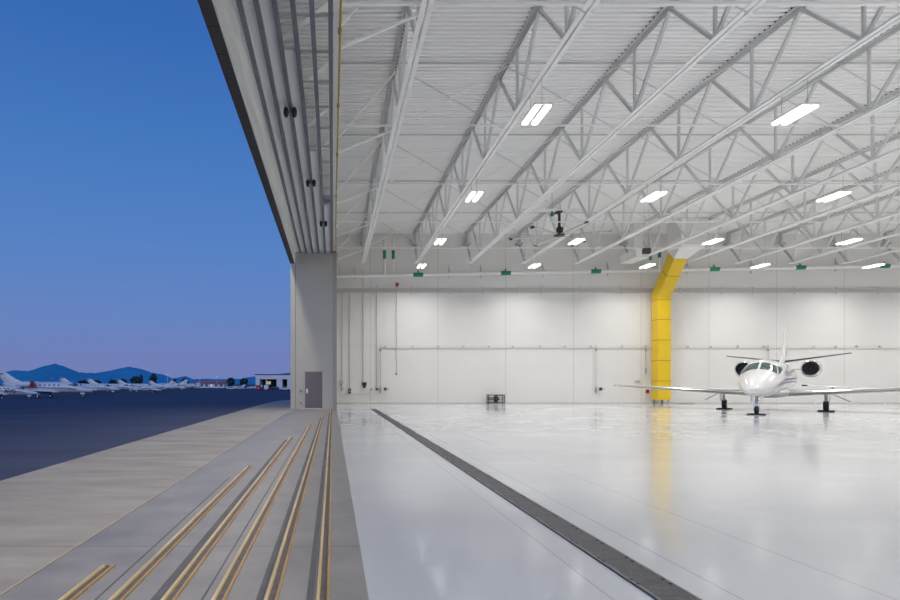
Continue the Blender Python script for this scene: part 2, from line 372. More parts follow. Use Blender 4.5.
for p, yp in enumerate(PL):
    for i in range([3, 5, 6, 8, 9][p]):
        lb = 'crossed thin rods between %s and %s roof trusses, %s row from the far wall' % (ORD[i], ORD[i + 1], rown[p])
        if xb is None:
            xb = thing('cross_brace', lb, 'cross brace', (TX[i], yp, 0), 0, 'cross braces between the trusses')
            MB().tube((.04, .09, BZ + .15), (3.78, .09, TZ - .15), .02, 6).build('brace_rod', 'rod', xb)
            MB().tube((.04, .14, TZ - .15), (3.78, .14, BZ + .15), .018, 6).build('brace_rod', 'steel_shaded', xb)
        else:
            dup(xb, (TX[i], yp, 0), label=lb)

# ------------------------------------------------------------------ lights
LX = [6.04 + 7.66 * k for k in range(6)]
LY = [40.7, 33.7, 25.6, 17.8]; LZ = 9.40
lt = None
for r_, (yl, n_) in enumerate(zip(LY, (5, 4, 3, 2))):
    for k in range(n_):
        lb = 'glowing twin-tube ceiling light, %s from the hangar door, %s row from the far wall' % (ORD[k], ORD[r_])
        if lt is None:
            lt = thing('ceiling_light', lb, 'ceiling light', (LX[k], yl, LZ), 0, 'hanging twin-tube hangar lights')
            MB().box(-.245, -.065, -.63, .63, .075, .12).box(.065, .245, -.63, .63, .075, .12).box(-.245, .245, -.53, -.47, .12, .14).box(-.245, .245, .47, .53, .12, .14).build('housing', 'housing', lt)
            for s_ in (-1, 1):
                MB().box(s_ * .155 - .085, s_ * .155 + .085, -.61, .61, 0, .075).build('tube', 'light', lt, bevel=.02)
            for s_ in (-.5, .5):
                MB().tube((0, s_, .13), (0, s_, BZ - LZ + .2), .008, 6).build('hanger_rod', 'dkrod', lt)
        else: dup(lt, (LX[k], yl, LZ), label=lb)
# the same fixtures in the rest of the hangar, outside the frame
def lamp(x, y, pw):
    ld = bpy.data.lights.new('hangar_lamp', 'AREA'); ld.shape = 'RECTANGLE'; ld.size = .45; ld.size_y = 1.2
    ld.energy = pw; ld.spread = R(143); ld.color = (1, .985, .95); lo = bpy.data.objects.new('hangar_lamp', ld); lo.location = (x, y, LZ - .03); COL.objects.link(lo)
LP = 198
for yl, n_ in zip(LY, (5, 4, 3, 2)):
    for k in range(n_): lamp(LX[k], yl, LP)
for yl, n_ in zip(LY, (5, 4, 3, 2)):
    for k in range(n_, 6): lamp(LX[k], yl, LP)
for yl in (10.0, 2.2, -5.6):
    for k in range(6): lamp(LX[k], yl, LP)

for yl in (-9, 1, 11, 21, 30):  # added fill lights, hidden by the fascia, to brighten apron and pier
    ld = bpy.data.lights.new('apron_fill', 'AREA'); ld.shape = 'RECTANGLE'; ld.size = .5; ld.size_y = .8
    ld.energy = 350; ld.color = (1, .92, .80); lo = bpy.data.objects.new('apron_fill', ld); lo.location = (-3.3, yl, 11.6); lo.rotation_euler = (0, R(-12), 0); COL.objects.link(lo)
# ------------------------------------------------------------------ ceiling fan
fc = Vector((12.47, 33.0, W(0, 236, 33).z))
t = thing('ceiling_fan', 'large six-bladed ceiling fan hung between the roof trusses', 'ceiling fan', fc)
bz = W(0, 210, 33).z - fc.z
MB().bar((TX[2] - fc.x, 0, bz), (TX[3] - fc.x, 0, bz), .08, .12).bar((TX[2] - fc.x, .3, bz), (TX[3] - fc.x, .3, bz), .05, .08).build('mount_bar', 'steel', t)
MB().box(-.16, .16, -.1, .4, bz - .13, bz - .06).build('mount_plate', 'dkmetal', t)
MB().tube((0, 0, .5), (0, 0, bz - .06), .07, 12).build('downrod', 'dkmetal', t, True)
MB().lathe((0, 0, .12), (0, 0, 1), [(0, .12), (.08, .15), (.3, .15), (.42, .08)], 20).build('motor', 'dkmetal', t, True)
MB().box(.12, .19, -.07, .07, .2, .48).build('control_box', 'dkmetal', t)
MB().lathe((0, 0, -.02), (0, 0, 1), [(0, .22), (.03, .28), (.11, .28), (.14, .2)], 24).build('hub', 'dkmetal', t, True)
for k in range(6):
    a = R(39 + 60 * k); u = Vector((math.cos(a), math.sin(a), 0)); w_ = Vector((-u.y, u.x, 0))
    def sec(r, c, z): return [u * r + w_ * (-c / 2) + Vector((0, 0, z - .02)), u * r + w_ * (c / 2) + Vector((0, 0, z + .02)), u * r + w_ * (c / 2) + Vector((0, 0, z + .045)), u * r + w_ * (-c / 2) + Vector((0, 0, z + .01))]
    bl = MB().loft([sec(.25, .16, .06), sec(2.52, .16, .03)]).build('blade', 'conduit', t)
    MB().loft([sec(2.48, .19, .02), sec(2.58, .22, .02), sec(2.66, .22, .08)]).build('blade_tip', 'black', bl)
o = MB().lathe((0, 0, -.16), (0, 0, 1), [(0, .03), (.02, .12), (.2, .06), (.3, .04)], 14).build('sprinkler_valve', 'green', None, True, loc=W(552, 213.5, 33.2))
MBp = MB().tube((0, 0, .14), (0, 0, DECKZ - W(552, 213.5, 33.2).z), .02, 8).build('pipe', 'conduit', o)
tag(o, 'small green valve hanging beside the ceiling fan mount', 'valve')

# ------------------------------------------------------------------ yellow duct and plenum
xa, xc_ = 23.33, 24.24
t = thing('air_duct', 'tall square yellow air duct against the back wall, slanting forward at the top', 'duct', (0, 0, 0))
yf, yb, z0, ze = 43.0, 43.88, 0.30, 7.67
yt, zt = 41.0, 10.0
dirv = Vector((0, yt - yf, zt - ze)).normalized(); nrm = Vector((0, dirv.z, -dirv.y)) * .86
def q(y, z): return [(xa, y[0], z[0]), (xc_, y[0], z[0]), (xc_, y[1], z[1]), (xa, y[1], z[1])]
s0 = q((yf, yb), (z0, z0)); s1 = q((yf, yb), (ze, ze + .36)); s2 = q((yt, yt + nrm.y), (zt, zt + nrm.z))
MB().loft([s0, s1]).build('lower_duct', 'duct', t)
MB().loft([s1, s2]).build('slanted_duct', 'duct', t)
e_ = .012
def ring(m_, ya, za, yb_, zb_, dirr, h=.045):
    dd = Vector(dirr) * h / 2
    a1 = [Vector((xa - e_, ya, za)), Vector((xc_ + e_, ya, za)), Vector((xc_ + e_, yb_, zb_)), Vector((xa - e_, yb_, zb_))]
    m_.loft([[p - dd for p in a1], [p + dd for p in a1]])
for yy in (381, 360.5, 340, 319.5, 299.5):
    z = W(0, yy, yf).z; m_ = MB(); ring(m_, yf - e_, z, yb + e_, z, (0, 0, 1)); m_.build('flange', 'ductseam', t)
p1 = Vector((0, yf, ze)).lerp(Vector((0, yt, zt)), .56)
m_ = MB(); ring(m_, p1.y - nrm.y * .015, p1.z - nrm.z * .015, p1.y + nrm.y * 1.015, p1.z + nrm.z * 1.015, dirv); m_.build('flange', 'ductseam', t)
MB().box(xa + .1, xa + .2, yb - .1, yb, 0, z0).box(xc_ - .2, xc_ - .1, yb - .1, yb, 0, z0).box(xa + .1, xa + .2, yf, yf + .1, 0, z0).box(xc_ - .2, xc_ - .1, yf, yf + .1, 0, z0).build('support_feet', 'greybox', t)
t = thing('duct_plenum', 'big white plenum box joining the yellow duct to the roof', 'plenum')
MB().box(23.2, 25.0, 39.9, 41.6, 10.72, DECKZ - .02).build('body', 'pipe', t)
e2 = dirv * .015; MB().loft([[Vector(p_) + e2 for p_ in s2], [Vector((23.2, 39.9, 10.72)), Vector((25.0, 39.9, 10.72)), Vector((25.0, 41.6, 10.72)), Vector((23.2, 41.6, 10.72))]]).build('collar', 'pipe', t)
t = thing('supply_duct', 'white rectangular supply duct with riser left of the plenum', 'duct')
MB().box(20.35, 21.2, 40.2, 42.4, 9.95, 10.5).build('duct_run', 'pipe', t)
MB().box(20.6, 21.2, 41.0, 41.8, 10.5, DECKZ - .02).build('riser', 'pipe', t)
p = W(646.5, 251, 38)
o = thing('unit_heater', 'small black square heater hanging before the white ducts', 'heater', p)
MB().box(-.2, .2, -.16, .16, -.17, .17).build('body', 'black', o)
MB().box(-.16, .16, -.18, -.16, -.13, .13).build('front_grille', 'dkmetal', o)
for s_ in (-.15, .15): MB().tube((s_, 0, .17), (s_, 0, DECKZ - p.z), .01, 6).build('hanger_rod', 'dkrod', o)

# ------------------------------------------------------------------ big white pipe along the back wall
t = thing('wall_pipe', 'fat white pipe with green couplings running along the top of the back wall', 'pipe')
YP = 43.7
pa, pb = W(336, 276.2, YP), W(905, 265.6, YP); pb = pa + (pb - pa) * ((XR - pa.x) / (pb.x - pa.x))
MB().tube(pa, pb, .14, 16).build('pipe', 'pipe', t, True)
for px in (418, 505.5, 595.5, 714, 800, 884):
    f = ((px - CX) * YP / F - pa.x) / (pb.x - pa.x); c = pa.lerp(pb, f); u = (pb - pa).normalized()
    g_ = MB().tube(c - u * .36, c + u * .36, .155, 16).build('coupling', 'green', t, True)
    MB().tube(c + Vector((0, 0, .14)), c + Vector((0, 0, .30)), .05).build('valve_cap', 'green', g_)
for px in (355, 450, 482, 545, 610, 690, 755, 840):
    f = ((px - CX) * YP / F - pa.x) / (pb.x - pa.x); c = pa.lerp(pb, f)
    MB().bar(c + Vector((0, .1, .1)), c + Vector((0, .42, .55)), .05, .05).bar(c + Vector((0, .42, -.3)), c + Vector((0, .42, .75)), .05, .05).build('bracket', 'conduit', t)
for nm, px in (('left', 384.5), ('right', 393.3)):
    Y_ = 42.9; x = W(px, 0, Y_).x; zl = W(0, 274 if nm == 'left' else 272, Y_).z
    t = thing('riser_pipe', 'thin white riser with a green sleeve near the hangar door, %s one' % nm, 'pipe', (x, Y_, 0), 0, 'pair of green-sleeved risers')
    MB().tube((0, 0, zl), (0, 0, W(0, 238, Y_).z), .075, 12).build('pipe', 'pipe', t, True)
    MB().tube((0, 0, W(0, 259, Y_).z), (0, 0, W(0, 250.5, Y_).z), .115, 14).build('sleeve', 'green', t, True)
    MB().tube((0, 0, W(0, 238, Y_).z), (0, .8, W(0, 238, Y_).z), .075, 12).build('elbow', 'pipe', t, True)
for nm, px in (('left', 650.5), ('right', 659.5)):
    Y_ = 42.0; x = W(px, 0, Y_).x
    t = thing('riser_pipe', 'thin green-sleeved riser beside the slanting yellow duct, %s one of two' % nm, 'pipe', (x, Y_, 0), 0, 'green-sleeved risers by the yellow duct')
    zc = W(0, 254 if nm == 'right' else 256.5, Y_).z
    MB().tube((0, 0, W(0, 272, Y_).z), (0, 0, DECKZ), .04, 10).build('pipe', 'pipe', t, True)
    MB().tube((0, 0, zc - .25), (0, 0, zc + (.3 if nm == 'right' else .1)), .10, 14).build('sleeve', 'green', t, True)
for k, px in enumerate((372.5, 411, 450, 483, 517, 541.5, 581, 621, 680, 721.5, 753, 794.5, 836, 878)):
    p = W(px, 290.5, WY - .13)
    o = MB().box(-.03, .03, -.03, .01, -.26, .26).build('girt_clip', 'dkrod', None, loc=p)
    tag(o, 'small dark clip on the high wall girt, %s' % (['first along from the door end', 'second along from the door end', 'third along from the door end', 'fourth along from the door end', 'fifth along from the door end', 'sixth along from the door end', 'seventh along from the door end', 'eighth along from the door end', 'first beyond the yellow duct', 'second beyond the yellow duct', 'third beyond the yellow duct', 'fourth beyond the yellow duct', 'fifth beyond the yellow duct', 'sixth beyond the yellow duct'][k]), 'clip', 'girt clips on the back wall')

# wall services
YV = WY - .06
t = thing('air_line', 'thin grey pipe line running level across the back wall', 'pipe')
zl = W(0, 348, YV).z
MB().tube((W(380, 0, YV).x, YV, zl), (W(905, 0, YV).x, YV, zl), .022, 8).build('pipe', 'conduit', t, True)
for px in (385, 412.5, 438, 463.5, 489, 513, 540, 565, 591, 622, 645, 688, 711, 738, 764, 786, 814, 836, 857, 880):
    p = W(px, 347, YV); MB().box(p.x - .07, p.x + .07, YV - .05, WY - .02, p.z - .02, p.z + .10).build('pipe_bracket', 'conduit', t)
for nm, px, bot in (('near the hangar door', 380.3, 394), ('midway along the wall', 595.3, 394), ('beside the yellow duct', 645, 375), ('behind the parked jet', 767, 393.9)):
    t = thing('drop_pipe', 'slim vertical drop pipe with valves on the back wall, %s' % nm, 'pipe', (W(px, 0, YV).x, YV - .12, 0), 0, 'drop pipes on the back wall')
    zb_ = W(0, bot, YV).z
    MB().tube((0, 0, zb_), (0, 0, W(0, 345, YV).z), .03, 8).build('pipe', 'conduit', t, True)
    MB().lathe((0, 0, zl - .25), (0, 0, 1), [(0, .04), (.05, .075), (.15, .075), (.2, .04)], 12).build('upper_valve', 'greybox', t, True)
    MB().lathe((0, 0, zb_ + .1), (0, 0, 1), [(0, .05), (.06, .07), (.35, .07), (.45, .04)], 12).build('regulator', 'greybox', t, True)
    if bot == 394:
        MB().lathe((.36, .06, W(0, 389, YV).z), (0, -1, 0), [(0, .12), (.1, .12), (.12, .04), (.2, .04)], 16).build('outlet', 'dkmetal', t, True)
        MB().tube((.36, -.08, W(0, 389, YV).z), (.6, -.08, W(0, 389, YV).z), .04, 8).build('outlet_spout', 'greybox', t)
for k, (px, top, bot, what) in enumerate(((342, 289, 388, 'nearest the pier'), (349.6, 294, 388, 'ending at a dark box'), (363, 270, 382.3, 'ending at the black alarm box'), (376.5, 285, 388, 'beside the slim drop pipe'), (396.3, 287.3, 372.8, 'below the red alarm bell'))):
    o = MB().tube((0, 0, W(0, bot, YV).z), (0, 0, W(0, top, YV).z), .022, 8)
    o = o.build('conduit', 'conduit', None, True, loc=(W(px, 0, YV).x, YV - (.10 if px > 390 else 0), 0))
    tag(o, 'thin grey vertical conduit on the back wall, %s' % what, 'conduit', 'wall conduits near the door')
def wallbox(name, px, py, w, h, mt, label, cat, extra=None):
    p = W(px, py, WY)
    o = thing(name, label, cat, (p.x, WY, p.z))
    MB().box(-w / 2, w / 2, -.14, 0, -h / 2, h / 2).build('body', mt, o, bevel=.01)
    if extra: extra(o)
    return o
wallbox('switch_box', 349.6, 391, .2, .36, 'dkmetal', 'small dark switch box low on the wall near the pier', 'electrical box', lambda o: MB().box(-.05, .05, -.17, -.14, -.08, .08).build('switch', 'greybox', o))
wallbox('alarm_box', 364.2, 383.8, .34, .22, 'black', 'black alarm box with a round horn on the back wall', 'alarm', lambda o: MB().lathe((.0, 0, -.2), (0, -1, 0), [(0, .12), (.12, .12), (.16, .08)], 16).build('horn', 'dkmetal', o, True))
wallbox('wall_speaker', 341, 382, .3, .28, 'conduit', 'pale wall speaker beside the pier edge', 'speaker', lambda o: MB().box(-.06, .06, -.1, 0, -.3, -.14).build('bracket', 'greybox', o))
wallbox('junction_box', 342.2, 389, .12, .2, 'greybox', 'tiny grey junction box under the wall speaker', 'electrical box', lambda o: MB().box(-.03, .03, -.16, -.14, -.05, .05).build('cover_plate', 'conduit', o))
wallbox('junction_box', 371.5, 389.5, .16, .18, 'conduit', 'pale junction box between the black alarm box and drop pipe', 'electrical box', lambda o: MB().box(-.05, .05, -.16, -.14, -.06, .06).build('cover_plate', 'greybox', o))
wallbox('outlet_box', 376.8, 389.2, .14, .16, 'black', 'tiny black outlet box left of the slim drop pipe', 'electrical box', lambda o: MB().box(-.04, .04, -.16, -.14, -.04, .04).build('socket', 'dkmetal', o))
wallbox('sensor', 396.2, 374, .12, .16, 'greybox', 'tiny grey sensor at the foot of the conduit below the red bell', 'sensor', lambda o: MB().box(-.03, .03, -.16, -.14, -.04, .04).build('lens', 'dkmetal', o))
wallbox('alarm_pull', 647, 391.3, .2, .28, 'red', 'dark red fire alarm box left of the yellow duct', 'alarm', lambda o: MB().box(-.06, .06, -.17, -.14, -.06, .04).build('handle', 'dkmetal', o))
wallbox('wall_plate', 637, 381.3, .34, .13, 'conduit', 'small grey plate on the wall left of the yellow duct', 'plate', lambda o: MB().box(-.12, .12, -.15, -.14, -.03, .03).build('label_face', 'greybox', o))
p = W(397, 284.6, WY)
o = thing('alarm_bell', 'small dark red round alarm bell high on the wall near the door', 'alarm bell', (p.x, WY, p.z))
MB().lathe((0, 0, 0), (0, -1, 0), [(0, .06), (.05, .14), (.10, .14), (.15, .08), (.17, .02)], 18).build('gong', 'red', o, True)
MB().box(-.08, .08, -.04, 0, -.2, -.1).build('base', 'greybox', o)
o = MB().tube((W(343.5, 0, YV).x, YV, W(0, 394.2, YV).z), (W(370, 0, YV).x, YV, W(0, 394.2, YV).z), .018, 8).build('conduit', 'conduit', None, True)
tag(o, 'short level grey conduit low on the wall near the pier', 'conduit')
o = MB().box(-.16, .16, -.5, .5, 0, .02).build('drain_cover', 'dkmetal', None, loc=(25.6, 43.4, 0)); o.rotation_euler = (0, 0, R(90))
tag(o, 'thin dark floor cover plate beside the foot of the yellow duct', 'floor plate')
# white barrier rail behind the wing
t = thing('barrier_rail', 'slim white barrier rail with a red disc behind the jet wing', 'barrier')
Yr = 41.2; ra, rb = W(803, 385.4, Yr), W(905, 390, Yr)
MB().tube(ra, rb, .045, 8).build('rail', 'white', t, True)
MB().tube(ra - Vector((.05, 0, 0)), ra + Vector((.28, 0, 0)), .055, 8).build('end_cap', 'boot', t)
MB().lathe(W(833, 388.6, Yr - .12), (0, 1, 0), [(0, .09), (.05, .09)], 16).build('red_disc', 'red', t)
for px in (815, 850, 885):
    f = (px - 803) / 102; c = ra.lerp(rb, f); MB().tube((c.x, Yr, 0), c, .02, 6).build('post', 'pipe', t)

# dark wheeled crate by the wall
p0, p1 = W(487.4, 0, 43.6), W(504, 0, 43.6)
t = thing('equipment_rack', 'low dark metal rack with a round drum standing by the back wall', 'rack', ((p0.x + p1.x) / 2, 43.6, 0))
w_ = (p1.x - p0.x) / 2; h_ = .68
fr = MB()
for x in (-w_, w_ - .05):
    for yy in (-.25, .2): fr.box(x, x + .05, yy, yy + .05, .06, h_)
fr.build('posts', 'dkmetal', t)
for z in (.1, .27, .42, .62):
    MB().box(-w_, w_, -.25, -.2, z, z + .045).box(-w_, w_, .2, .25, z, z + .045).box(-w_, -w_ + .05, -.2, .2, z, z + .045).box(w_ - .05, w_, -.2, .2, z, z + .045).build('rail', 'dkmetal', t)
MB().box(.06, w_ - .05, -.26, .2, .56, .62).build('tray', 'wood', t)
MB().lathe((.0, -.32, .37), (0, 1, 0), [(0, .1), (.01, .17), (.5, .17), (.52, .1)], 20).build('drum', 'dkmetal', t, True)
MB().box(-.06, .06, -.28, .25, .06, .66).build('centre_post', 'dkmetal', t)
MB().box(-w_ + .06, -.15, -.1, .1, .3, .42).build('tool_box', 'greybox', t)
for x in (-w_ + .05, w_ - .05):
    for yy in (-.2, .2): MB().lathe((x - .02, yy, .05), (1, 0, 0), [(0, .05), (.04, .05)], 12).build('caster', 'black', t)

# ------------------------------------------------------------------ floor drain
t = thing('floor_drain', 'long dark steel trench drain grate crossing the pale floor', 'floor drain', (2.36, 0, 0))
MB().box(-.135, .135, 1.6, 35.0, 0.001, 0.004).build('trench', 'pit_shade', t)  # dark plate on the floor, coloured as the shade inside a trench
MB().box(-.15, -.128, 1.6, 35.0, 0.0, 0.014).build('edge_frame', 'grate', t); MB().box(.128, .15, 1.6, 35.0, 0.0, 0.014).build('edge_frame', 'grate', t)
g = MB()
for k in range(12): g.box(-.126 + .0218 * k, -.114 + .0218 * k, 0.003, .557, .005, .0125)
for k in range(23): g.box(-.126, .126, .003 + .0248 * k, .0125 + .0248 * k, .006, .0115)
g1 = g.build('grate_panel', 'grate', t, loc=(0, 1.65, 0))
bm_ = MB()
for x in (-.118, .118):
    for yy in (.05, .51): bm_.lathe((x, yy, .012), (0, 0, 1), [(0, .016), (.006, .013)], 8)
bm_.build('bolts', 'bolt', g1)
y = 1.65 + .56
while y < 34.4:
    dup(g1, (0, y, 0), parent=t); y += .56

# ------------------------------------------------------------------ apron, floor tracks
TRX = [W(66.5, 0, 0), 0]
trk = [(-1.81, 4.84, 'shortest, outermost'), (-1.472, 10.64, 'second outermost'), (-1.118, 16.44, 'third from outside'), (-.778, 21.9, 'third from inside'), (-.42, 28.3, 'second from inside'), (-.068, 34.9, 'longest, innermost')]
def gz(Y): 
    u = min(1, max(0, (Y - 40) / 80.0)); return -1.3 * (u * u * (3 - 2 * u))
tag(MB().box(-2.31, 0.25, -12, PY + 3, -0.3, 0).build('pavement', 'slab'), 'sealed grey concrete slab under the door tracks', 'pavement', kind='structure')
tag(MB().box(-2.34, -2.31, -12, 46, -0.3, 0.006).build('trim_11', 'ledge'), 'pale edging between the two concrete slabs', 'trim', kind='structure')
rows = []; y = -12.0
while y <= 180: rows.append([(-5.05, y, gz(y)), (-2.34, y, gz(y))]); y += 4
tag(MB().grid(rows).build('pavement', 'concrete'), 'tan weathered concrete apron beside the tarmac', 'pavement', kind='structure')
rows = []; y = -20.0
while y <= 4000:
    rows.append([(x, y, gz(y) - .004) for x in (-4000, -300, -5.05)] + [(-5.05 if y < 180 else 3000, y, gz(y) - .004)]); y += 4 if y < 140 else 80
tag(MB().grid(rows).build('ground', 'asphalt'), 'dark blue tarmac stretching to the parked jets', 'ground', kind='structure')
for i, (x, ye, wd) in enumerate(trk):
    t = thing('floor_track', 'yellow steel door track set in the slab, %s of the six' % wd, 'floor track', (x, 0, 0), 0, 'floor tracks of the hangar door')
    MB().box(-.018, .022, .8, ye, 0, .004).build('groove', 'slot', t)
    MB().prof((-.032, .8, 0), (-.032, ye, 0), [(-.014, 0), (.014, 0), (.014, .012), (.008, .022), (-.010, .022), (-.014, .016)]).build('guide_bar', 'goldbar', t)
    o = MB().prof((.036, .8, 0), (.036, ye, 0), [(-.010, 0), (.011, 0), (.011, .010), (.004, .016), (-.007, .016), (-.010, .012)]).build('guide_bar', 'goldbar2', t)
    MB().box(-.046, .047, ye, ye + .03, 0, .012).build('end_stop', 'goldbar2', t)
for k, (x0, x1, ye) in enumerate(((-1.245, -1.18, 15.8), (-.90, -.885, 20), (-.525, -.475, 26), (-.18, -.13, 30), (-1.63, -1.615, 9.5))):
    tag(MB().box(x0, x1, .8, ye, 0, .002).build('trim_%d' % (12 + k), 'strip'), 'dark filler strip beside a floor track', 'trim', kind='structure')

# ------------------------------------------------------------------ business jet
NS = 28
SECS = [(-1.66, 1.20, .03, .03), (-1.55, 1.20, .15, .12), (-1.3, 1.23, .29, .23), (-.9, 1.29, .45, .36), (-.4, 1.36, .60, .47), (.2, 1.45, .73, .58), (.8, 1.54, .82, .68),
        (1.2, 1.62, .86, .77), (1.7, 1.71, .89, .87), (2.2, 1.765, .91, .92), (3, 1.78, .92, .93), (6, 1.78, .92, .93), (8.4, 1.78, .92, .93), (9.6, 1.86, .85, .84), (11, 2.02, .64, .65), (12.4, 2.2, .40, .42), (13.4, 2.32, .18, .22), (13.7, 2.35, .06, .1)]
def fsec(y):
    for a, b in zip(SECS[:-1], SECS[1:]):
        if a[0] <= y <= b[0]:
            f = (y - a[0]) / (b[0] - a[0]); return [a[i] + (b[i] - a[i]) * f for i in range(4)]
    return list(SECS[-1])
def fpt(y, ang, k=1.0):
    """point on the hull: angle in degrees from the crown, positive to +x"""
    _, zc, hw, hh = fsec(y); a = R(ang)
    return Vector((hw * math.sin(a) * k, y, zc + hh * math.cos(a) * k))
def patch(c, k=1.012, n=8):
    rows = []
    for j in range(n + 1):
        r_ = []
        for i in range(n + 1):
            u, v = i / n, j / n
            y = (c[0][0] * (1 - u) + c[1][0] * u) * (1 - v) + (c[3][0] * (1 - u) + c[2][0] * u) * v
            a = (c[0][1] * (1 - u) + c[1][1] * u) * (1 - v) + (c[3][1] * (1 - u) + c[2][1] * u) * v
            r_.append(fpt(y, a, k))
        rows.append(r_)
    return MB().grid(rows)
def foil(x, yl, c, z, th, vert=False):
    pts = []
    for u, t in ((0, 0), (.03, .35), (.12, .75), (.3, 1), (.55, .85), (.8, .4), (1, .04)): pts.append((u, t))
    out = [(yl + u * c, th * t / 2) for u, t in pts] + [(yl + u * c, -th * t / 2) for u, t in pts[:0:-1]]
    return [Vector((z_, y_, x)) if vert else Vector((x, y_, z + z_)) for y_, z_ in out]
def nose(x, yl, c, z, th):      # leading edge strip
    pts = ((.09, .66), (.03, .39), (0, 0), (.03, -.39), (.09, -.66))
    return [Vector((x, yl + u * c - .012, z + th * t / 2 * 1.08)) for u, t in pts]
def make_jet(name, label, loc, rz, group=None, ttail=False, txt=None):
    t = thing(name, label, 'jet', loc, rz, group)
    fs = MB().loft([[fpt(s[0], 360 * i / NS) for i in range(NS)] for s in SECS]).build('fuselage', 'white', t, True)
    MB().loft([[Vector((.98 * w * math.sin(2 * math.pi * i / 20), y, 1.02 + h * math.cos(2 * math.pi * i / 20))) for i in range(20)] for y, w, h in ((3.6, .3, .1), (4.3, .85, .26), (5.5, 1.0, .34), (7.8, 1.0, .34), (8.8, .8, .24), (9.6, .3, .1))]).build('belly_fairing', 'white', t, True)
    for s in (-1, 1):
        ws = patch([(.62, 3 * s), (.86, 58 * s), (1.62, 44 * s), (1.5, 3 * s)]).build('windshield', 'glass', t, True)
        patch([(.95, 62 * s), (1.55, 66 * s), (1.95, 52 * s), (1.72, 47 * s)]).build('side_window', 'glass', t, True)
        patch([(1.66, 66 * s), (2.1, 66 * s), (2.2, 54 * s), (2.04, 52 * s)]).build('side_window', 'glass', t, True)
        for k in range(6):
            y = 3.6 + .78 * k
            patch([(y, 74 * s), (y + .36, 74 * s), (y + .36, 60 * s), (y, 60 * s)], n=3).build('cabin_window', 'glass', t, True)
        patch([(.3, 102 * s), (9.4, 92 * s), (9.4, 86 * s), (.9, 94 * s)], 1.008, 14).build('stripe', 'blue', t, True)
        patch([(.8, 112 * s), (8.4, 101 * s), (8.4, 99 * s), (1.0, 106 * s)], 1.008, 14).build('stripe', 'blue', t, True)
        patch([(6.2, 84 * s), (8.6, 84 * s), (8.6, 82 * s), (6.2, 82 * s)], 1.009, 6).build('red_stripe', 'red', t, True)
        # wing
        W_ = [(.55, 4.75, 3.1, .98, .42), (2.2, 5.2, 2.45, 1.04, .31), (5.3, 6.0, 1.75, 1.19, .22), (8.25, 6.85, 1.05, 1.34, .12), (8.5, 7.1, .7, 1.36, .05)]
        w = MB().loft([foil(s * a[0], *a[1:]) for a in W_]).build('wing', 'white', t, True)
        MB().grid([nose(s * a[0], *a[1:]) for a in W_[:4]]).build('leading_edge', 'polish', w, True)
        MB().tube((s * 8.38, 7.0, 1.355), (s * 8.38, 7.5, 1.355), .05, 8).build('tip_light', 'glass', w)
        for xx in (2.7, 4.4):
            MB().loft([[Vector((s * xx + .07 * math.sin(g), y, 1.0 + .05 * xx / 2 + h * math.cos(g))) for g in [i * math.pi / 4 for i in range(8)]] for y, h in ((6.6, .03), (7.2, .12), (8.0, .03))]).build('flap_fairing', 'white', w, True)
        # tailplane
        zt_ = 4.15 if ttail else 2.86; dy = 1.0 if ttail else 0; dh = .1 if ttail else .47
        S_ = [(.03, 12.5 + dy, 1.5, zt_, .16), (3.2, 13.35 + dy, .85, zt_ + dh, .07)]
        st = MB().loft([foil(s * a[0], *a[1:]) for a in S_]).build('tailplane', 'white', t, True)
        MB().grid([nose(s * a[0], *a[1:]) for a in S_]).build('deicing_boot', 'boot', st, True)
        # engine
        ex, ez, ey = s * 1.55, 2.32, 8.1
        en = MB().lathe((ex, ey, ez), (0, 1, 0), [(.5, .30), (.45, .35), (0, .385), (-.02, .41), (0.02, .44), (.3, .48), (1.1, .48), (1.9, .38), (2.5, .27), (2.5, .22), (2.2, .2)], 28).build('engine', 'white', t, True)
        MB().lathe((ex, ey, ez), (0, 1, 0), [(.06, .368), (-.03, .39), (-.04, .41), (.03, .448), (.07, .458)], 28, False).build('inlet_lip', 'polish', en, True)
        MB().lathe((ex, ey, ez), (0, 1, 0), [(-.005, .383), (.12, .36), (.36, .335), (.37, .04)], 28, False).build('inlet', 'engdark', en, True)
        MB().lathe((ex, ey + .36, ez), (0, -1, 0), [(0, .13), (.12, .11), (.24, .02)], 16).build('spinner', 'polish', en, True)
        MB().loft([[Vector((ex + s * .485 * 0 + .49 * math.sin(g), y, ez + .488 * -math.cos(g))) for g in [R(-55 + 11 * i) for i in range(11)]] + [Vector((ex + .47 * math.sin(g), y, ez + .47 * -math.cos(g))) for g in [R(55 - 11 * i) for i in range(11)]] for y in (ey + .3, ey + .42)]).build('cowl_stripe', 'blue', en, True)
        MB().loft([[Vector((x, y, z)) for y, z in ((8.9, ez - .07), (8.6, ez), (8.9, ez + .07), (10.0, ez))] for x in (s * .7, s * 1.15)]).build('pylon', 'white', t)
        # main gear
        gx = s * 2.275; gy = 6.6
        gr = MB().tube((gx, gy - .25, .95), (gx, gy - .1, .42), .07, 10).tube((gx, gy - .1, .42), (gx, gy, .28), .06, 10).build('main_gear', 'polish', t, True)
        MB().lathe((gx - .12, gy, .285), (1, 0, 0), [(0, .2), (.02, .26), (.07, .285), (.17, .285), (.22, .26), (.24, .2)], 24).build('wheel', 'tyre', gr, True)
        MB().lathe((gx - .13, gy, .285), (1, 0, 0), [(0, .13), (.26, .13)], 16).build('hub', 'polish', gr, True)
